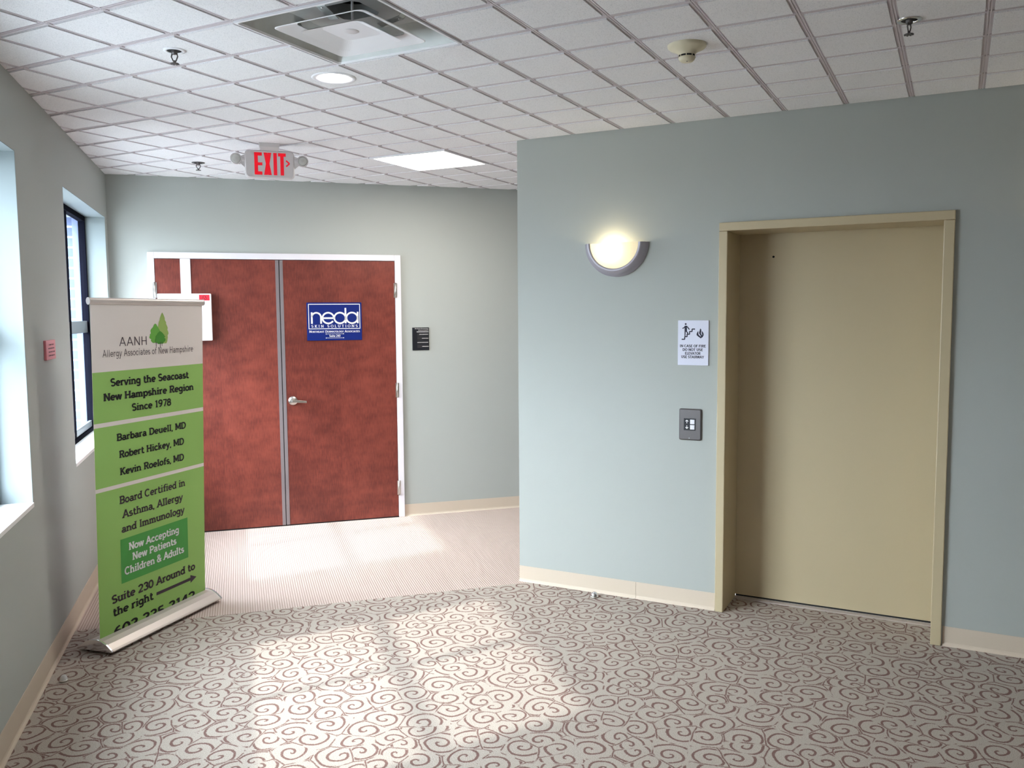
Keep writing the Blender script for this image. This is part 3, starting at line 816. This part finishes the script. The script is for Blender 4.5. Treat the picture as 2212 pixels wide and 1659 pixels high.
fl = [[(775, 570), (800, 510), (828, 470), (818, 545), (850, 600), (905, 645), (900, 695), (840, 650), (785, 610)],
      [(885, 395), (915, 430), (920, 490), (905, 545), (935, 600), (915, 640), (880, 590), (848, 540), (868, 470)],
      [(940, 470), (985, 545), (990, 600), (960, 660), (900, 695), (905, 640), (950, 610), (945, 570), (930, 530)]]
for poly in fl:
    c_ = U(sum(q[0] for q in poly)/len(poly), sum(q[1] for q in poly)/len(poly)); pp = [U(*q) for q in poly]
    for q, w_ in zip(pp, pp[1:]+pp[:1]): em([c_, q, w_])
b.build('pictogram', 'navyink', fs)
b = MB()
for s, u0, u1, v in (('IN CASE OF FIRE', 270, 1062, 962), ('DO NOT USE', 355, 975, 1073), ('ELEVATOR', 428, 900, 1183), ('USE STAIRWAY', 318, 1005, 1290)):
    a, c_ = U(u0, v), U(u1, v); text(b, s, a[0], c_[0], a[1], .0142, .20, True, -.0087)
b.build('lettering', 'navyink', fs)
b = MB(); rnd = random.Random(2)
for v, us in ((1360, range(450, 1010, 22)), (1440, range(370, 1010, 22))):
    for u in us:
        for dv in (-14, 4, 22):
            if rnd.random() < .45:
                q = U(u+rnd.choice((0, 9)), v+dv); b.lathe([(.0009, -.0006), (.0006, -.0011)], 6, (q[0], -.008, q[1]), 'y')
b.build('braille_dots', 'signwhite', fs)

# call plate
cp = on_right(1.107, .98, 'call_plate'); tag(cp, 'stainless elevator call button plate below the fire sign', 'button panel')
b = MB()
hwp, hp = .065, .181
def rrect(x0, x1, z0, z1, r, n=6):
    o_ = []
    for cx_, cz_, a in ((x1-r, z0+r, -90), (x1-r, z1-r, 0), (x0+r, z1-r, 90), (x0+r, z0+r, 180)):
        o_ += [(cx_+r*math.cos(math.radians(a+90*k/n)), cz_+r*math.sin(math.radians(a+90*k/n))) for k in range(n+1)]
    return o_
o1 = rrect(-hwp, hwp, 0, hp, .009); o2 = rrect(-hwp+.006, hwp-.006, .006, hp-.006, .008)
b.loft([[(x, 0, z) for x, z in o1], [(x, -.008, z) for x, z in o1], [(x, -.013, z) for x, z in o2]]); b.build('cover_plate', 'steel', cp)
b = MB(); b.box(-.036, .032, -.0145, -.0128, .057, .126); bp = b.build('button_panel', 'black', cp)
for z in (.063, .094): b = MB(); b.box(.001, .027, -.0175, -.014, z, z+.026); b.build('button', 'button', bp, bevel=.001)
for cz_, s in ((.107, 1), (.076, -1)):
    b = MB(); cx_ = -.018
    def em(q): b.face([(x, -.0150, z) for x, z in q])
    ribbon(b, [(cx_-.008, cz_+s*.001), (cx_, cz_+s*.009), (cx_+.008, cz_+s*.001)], .0038, em); ribbon(b, [(cx_, cz_-s*.010), (cx_, cz_+s*.007)], .0036, em)
    b.build('arrow', 'print', bp)
for z in (.012, .166): b = MB(); b.lathe([(.0, -.0145), (.0028, -.014), (.003, -.012)], 12, (-.004, 0, z), 'y'); b.build('screw', 'chrome', cp)

# sconces
def sconce(x, label):
    r = on_right(x, 1.92, 'wall_sconce'); tag(r, label, 'wall lamp', 'half-moon sconces beside the elevator')
    zt = .199; Ro, Rf, P = .196, .168, .060
    b = MB(); rings = []
    for R_, y in ((Ro, -.0005), (Ro, -.014), (Ro-.010, -.019), (Ro-.012, -.036), (Rf, -P+.006), (Rf-.006, -P), (Rf-.018, -P+.004), (Rf-.018, -P+.012), (Rf-.012, -.038), (Ro-.022, -.004), (Ro-.022, -.0005)):
        rings.append([(R_*math.cos(t), y, zt+R_*math.sin(t)) for t in [PI+PI*k/40 for k in range(41)]])
    b.loft(rings+[rings[0]], 0, False, False, False, True); b.build('metal_ring', 'nickelband', r)
    b = MB(); rings = []
    n = 8
    for k in range(n+1):
        f = k/n; R_ = (Rf-.015)*(1-f); y = -P+.008-.018*(1-(1-f)**2)
        rings.append([(R_*math.cos(t), y, zt+R_*math.sin(t)) for t in [PI+PI*k2/40 for k2 in range(41)]])
    b.loft(rings, 0, False, False, False, True); b.build('glass_shade', 'sconce_glow', r)
    b = MB(); b.lathe([(.0, -.045), (.014, -.04), (.019, -.025), (.012, 0.), (.012, .015)], 16, (-.018, -.036, zt-.075)); bo = b.build('bulb', 'bulb', r)
    l = bpy.data.lights.new('sconce_lamp', 'POINT'); l.energy = 1.3; l.color = (1, .84, .55); l.shadow_soft_size = .02
    lo = bpy.data.objects.new('lamp_light', l); COL.objects.link(lo); lo.parent = r; lo.location = (-.018, -.044, zt-.04)
    return r
sconce(.656, 'lit half-moon wall sconce left of the elevator')
sconce(3.04, 'half-moon wall sconce beyond the right edge')

# red plaque on the window wall
rp = on_left(2.29, 1.497, 'wall_plaque'); tag(rp, 'small red plaque on the wall between the two windows', 'sign')
b = MB(); b.box(-.112, .112, -.012, 0, 0, .098); b.build('plate', 'redplaque', rp, bevel=.002)
b = MB(); rnd = random.Random(7)
for k in range(4):
    x = -.07+rnd.uniform(0, .02)
    while x < .07:
        w_ = rnd.uniform(.012, .03); b.face([(x, -.0126, .018+.018*k), (x+w_, -.0126, .018+.018*k), (x+w_, -.0126, .024+.018*k), (x, -.0126, .024+.018*k)]); x += w_+.008
b.build('marking', 'brownink', rp)

# exit sign
es = empty('exit_sign', (-1.392, -.668, H), PI/4); tag(es, 'grey ceiling-hung EXIT sign with red letters and two lamp heads', 'exit sign')
b = MB(); b.loft([[(-.062, -.05, 0), (.062, -.05, 0), (.062, .05, 0), (-.062, .05, 0)], [(-.058, -.046, -.024), (.058, -.046, -.024), (.058, .046, -.024), (-.058, .046, -.024)], [(-.05, -.03, -.045), (.05, -.03, -.045), (.05, .03, -.045), (-.05, .03, -.045)]]); b.build('canopy', 'grey', es)
b = MB(); o1 = rrect(-.149, .149, -.212, -.04, .028); o2 = rrect(-.142, .142, -.205, -.047, .024)
b.loft([[(x, .022, z) for x, z in o2], [(x, .016, z) for x, z in o1], [(x, -.016, z) for x, z in o1], [(x, -.024, z) for x, z in o2]])
hs = b.build('housing', 'grey', es)
b = MB(); Y = -.0245
def em(q): b.face([(x, Y, z) for x, z in q])
z0, z1 = -.192, -.056; T = .021
def bar(x0, x1, za, zb): em([(x0, za), (x1, za), (x1, zb), (x0, zb)])
bar(-.092, -.092+T, z0, z1); bar(-.092, -.046, z1-.02, z1); bar(-.092, -.046, z0, z0+.02); bar(-.092, -.045, -.135, -.117)
em([(-.036, z1), (-.014, z1), (.010, z0), (-.012, z0)]); em([(-.012, z1), (.010, z1), (-.014, z0), (-.036, z0)])
bar(.022, .022+T, z0, z1)
bar(.050, .097, z1-.02, z1); bar(.063, .063+T, z0, z1)
ribbon(b, [(.098, -.100), (.118, -.118), (.098, -.136)], .009, em)
b.build('lettering', 'exitred', hs)
for s in (-1, 1):
    b = MB(); b.loft([[(s*.140, y, -.10+.022*math.sin(t)) for y, t in [(.018*math.cos(2*PI*k/16), 2*PI*k/16) for k in range(16)]], [(s*.185, y, -.098+.022*math.sin(t)) for y, t in [(.018*math.cos(2*PI*k/16), 2*PI*k/16) for k in range(16)]]])
    b.loft([[(s*.148, -.014, -.15), (s*.148, .014, -.15), (s*.148, .014, -.07), (s*.148, -.014, -.07)], [(s*.175, -.012, -.125), (s*.175, .012, -.125), (s*.175, .012, -.08), (s*.175, -.012, -.08)]])
    b.lathe([(.012, .032), (.030, .028), (.035, .0), (.035, -.016), (.032, -.020)], 28, (s*.200, 0, -.098), 'y')
    hd = b.build('lamp_head', 'grey', es)
    b = MB(); b.lathe([(.030, -.0195), (.02, -.0235), (.0, -.025)], 28, (s*.200, 0, -.098), 'y'); b.build('lens', 'lens', hd)

# ---------------------------------------------------------------- ceiling fittings
# downlight
dl = empty('recessed_downlight', (cxd, cyd, H), 0); tag(dl, 'lit round recessed downlight beside the air diffuser', 'downlight')
b = MB(); b.lathe([(.071, .006), (.073, -.002), (.094, -.005), (.099, -.001), (.099, .0005), (.071, .0005)], 48, caps=(False, False)); b.build('trim_ring', 'white', dl)
b = MB(); b.lathe([(.073, -.001), (.070, .03), (.062, .09), (.0, .09)], 48, caps=(False, False)); b.build('reflector', 'white', dl)
b = MB(); b.lathe([(.0695, .012), (.0, .012)], 40, caps=(False, False)); b.build('lens', 'can_glow', dl)

# troffers
def troffer(c, label, glow=True):
    x, y = GX+(c[0]+1)*GS, GY+(c[1]+1)*GS
    r = empty('ceiling_light', (x, y, H), 0); tag(r, label, 'ceiling light', 'square ceiling lights')
    w_ = .3
    b = MB()
    for x0, x1, y0, y1 in ((-w_, w_, -w_, -w_+.022), (-w_, w_, w_-.022, w_), (-w_, -w_+.022, -w_+.022, w_-.022), (w_-.022, w_, -w_+.022, w_-.022)): b.box(x0, x1, y0, y1, -.006, .012)
    b.build('frame', 'white', r)
    b = MB(); b.face([(-w_+.02, -w_+.02, .002), (w_-.02, -w_+.02, .002), (w_-.02, w_-.02, .002), (-w_+.02, w_-.02, .002)]); b.build('diffuser', 'glow', r)
    return r
troffer((-7, 6), 'bright square ceiling light in the corridor to the right of the exit sign')
troffer(FILL_TROF, 'added square fill light behind the photographer, outside the view')  # unseen fixture, added to fill the room with light
troffer((-4, -14), 'added square fill light near the rear wall, outside the view')  # another unseen fixture added as fill light

# air diffuser
x, y = GX-2*GS, GY-1*GS
ad = empty('air_diffuser', (x, y, H), 0); tag(ad, 'square metal ceiling air diffuser with stepped cones and a dark round duct', 'air vent')
def sqr(h_, z, r=.03):
    return [(p_[0], p_[1], z) for p_ in rrect(-h_, h_, -h_, h_, r)]
b = MB(); b.loft([sqr(.302, .004, .002), sqr(.302, -.004, .002), sqr(.294, -.005, .012), sqr(.288, .002, .012)], 0, False, False); b.build('flange', 'white', ad)
b = MB()
outer = sqr(.289, .001, .012); mid = sqr(.258, .05, .03); top = sqr(.215, .08, .06)
b.loft([outer, mid, top], 0, False, False, smooth=True)
n = len(top); circ = []
for q in top:
    t = math.atan2(q[1], q[0]); circ.append((.102*math.cos(t), .102*math.sin(t), .08))
b.loft([top, circ], 0, False, False)
hsg = b.build('housing', 'galv', ad)
b = MB(); b.lathe([(.102, .08), (.102, .14)], 40, caps=(False, False)); b.build('duct_collar', 'galv', hsg)
b = MB(); b.lathe([(.102, .14), (.102, .37), (0, .37)], 40, caps=(False, False)); b.build('duct', 'dark', hsg)
b = MB(); b.loft([sqr(.150, .014, .03), sqr(.205, -.010, .03), sqr(.208, -.008, .03), sqr(.152, .017, .03), sqr(.150, .014, .03)], 0, False, False); b.build('cone_ring', 'white', ad)
b = MB(); b.loft([sqr(.138, -.014, .03), sqr(.085, .006, .03)], 0, False, True); b.loft([sqr(.141, -.014, .03), sqr(.086, .009, .03)], 0, False, True)
cc = b.build('centre_cone', 'white', ad)
b = MB(); b.lathe([(.028, .0055), (.022, .002), (.0, .002)], 28, caps=(False, False)); b.build('hub', 'grey', cc)
for k in range(4):
    t = PI/2*k+.12; dx, dy = math.cos(t), math.sin(t)
    b = MB(); px, py = -dy*.018, dx*.018
    b.loft([[(dx*.12+px, dy*.12+py, .012), (dx*.12-px, dy*.12-py, .012), (dx*.12-px, dy*.12-py, .015), (dx*.12+px, dy*.12+py, .015)],
            [(dx*.21+px, dy*.21+py, .030), (dx*.21-px, dy*.21-py, .030), (dx*.21-px, dy*.21-py, .033), (dx*.21+px, dy*.21+py, .033)],
            [(dx*.25+px, dy*.25+py, .08), (dx*.25-px, dy*.25-py, .08), (dx*.255-px, dy*.255-py, .08), (dx*.255+px, dy*.255+py, .08)]])
    br = b.build('bracket', 'galv', ad)
    b = MB(); b.lathe([(.006, 0), (.004, -.004), (0, -.004)], 10, (dx*.20, dy*.20, .0285)); b.build('screw', 'chrome', br)
b = MB(); b.tube([(.02, -.02, .008), (.02, -.02, .36)], .005, 8); b.build('hanger_rod', 'grey', ad)

# sprinklers
def sprinkler(ring):
    r = empty('sprinkler_head', (0, 0, H), 0)
    b = MB(); b.lathe([(.028, -.0005), (.028, -.0035), (.032, -.005), (.041, -.0045), (.044, -.002), (.044, .0)], 32, caps=(False, False)); b.build('escutcheon', ring, r)
    b = MB(); b.lathe([(.029, -.0015), (.0, -.0015)], 24, caps=(False, False)); b.build('recess', 'dark', r)
    b = MB(); b.lathe([(.012, .004), (.012, -.012), (.009, -.016), (.0, -.016)], 16, caps=(False, False))
    for s in (-1, 1): b.tube([(s*.010, 0, -.012), (s*.014, 0, -.025), (s*.006, 0, -.042), (0, 0, -.047)], .0026, 8)
    b.lathe([(.005, -.040), (.005, -.052)], 12)
    b.build('frame_body', 'steel', r)
    b = MB(); b.lathe([(.0155, -.0505), (.0175, -.0525), (.0, -.0535)], 18, caps=(False, False))
    for k in range(8):
        t = 2*PI*k/8; b.box(.014*math.cos(t)-.0025, .014*math.cos(t)+.0025, .014*math.sin(t)-.0025, .014*math.sin(t)+.0025, -.0545, -.051)
    b.build('deflector', 'steel', r)
    return r
SPR = [((-.373, -2.290), 'chrome sprinkler head on the ceiling left of the air diffuser'), ((-2.27, -.425), 'small sprinkler head on the ceiling left of the exit sign'), ((2.258, -1.262), 'chrome sprinkler head on the ceiling above the elevator, right of the smoke detector')]
for k, ((x, y), lb) in enumerate(SPR):
    o = sprinkler(('white', 'steel', 'chrome')[k])
    o.location = (x, y, H); o.rotation_euler = (0, 0, (.3, .9, 1.2)[k]); tag(o, lb, 'sprinkler', 'ceiling sprinkler heads')

# smoke detector
sd = empty('smoke_detector', (1.457, -1.362, H), 0); tag(sd, 'cream round smoke detector on the ceiling', 'smoke detector')
b = MB(); b.lathe([(.077, .0005), (.076, -.008), (.070, -.014), (.048, -.024), (.034, -.034), (.033, -.040)], 48, caps=(False, False)); b.build('base', 'cream_plastic', sd)
b = MB(); b.lathe([(.031, -.036), (.031, -.050)], 40, caps=(True, True)); b.build('sensing_gap', 'dark', sd)
b = MB()
for k in range(8):
    t = 2*PI*k/8+.2; b.box(.0315*math.cos(t)-.0016, .0315*math.cos(t)+.0016, .0315*math.sin(t)-.0016, .0315*math.sin(t)+.0016, -.049, -.038)
b.lathe([(.034, -.047), (.0345, -.049), (.030, -.058), (.024, -.064), (.0, -.066)], 40, caps=(True, False)); b.build('cap', 'cream_plastic', sd)
b = MB(); b.lathe([(.0025, -.0655), (.0015, -.0672), (0, -.0672)], 10, (.004, -.012, 0)); b.build('indicator', 'black', sd)

# door stops on the floor
def stop(x, y, r_, mname, lb):
    r = empty('door_stop', (x, y, 0), 0); tag(r, lb, 'door stop', 'dome door stops')
    b = MB(); b.lathe([(r_, 0), (r_*1.02, .006), (r_*.98, .010)], 28, caps=(True, True)); b.build('base', 'satin', r)
    b = MB(); b.lathe([(r_*.96, .010), (r_*.86, .020), (r_*.6, .029), (r_*.3, .033), (0, .034)], 28, caps=(False, False)); b.build('dome', mname, r)
stop(.553, -.095, .024, 'chrome', 'shiny dome door stop on the carpet below the sconce')
stop(-1.235, -2.315, .018, 'clear', 'small clear dome door stop on the carpet near the window wall')
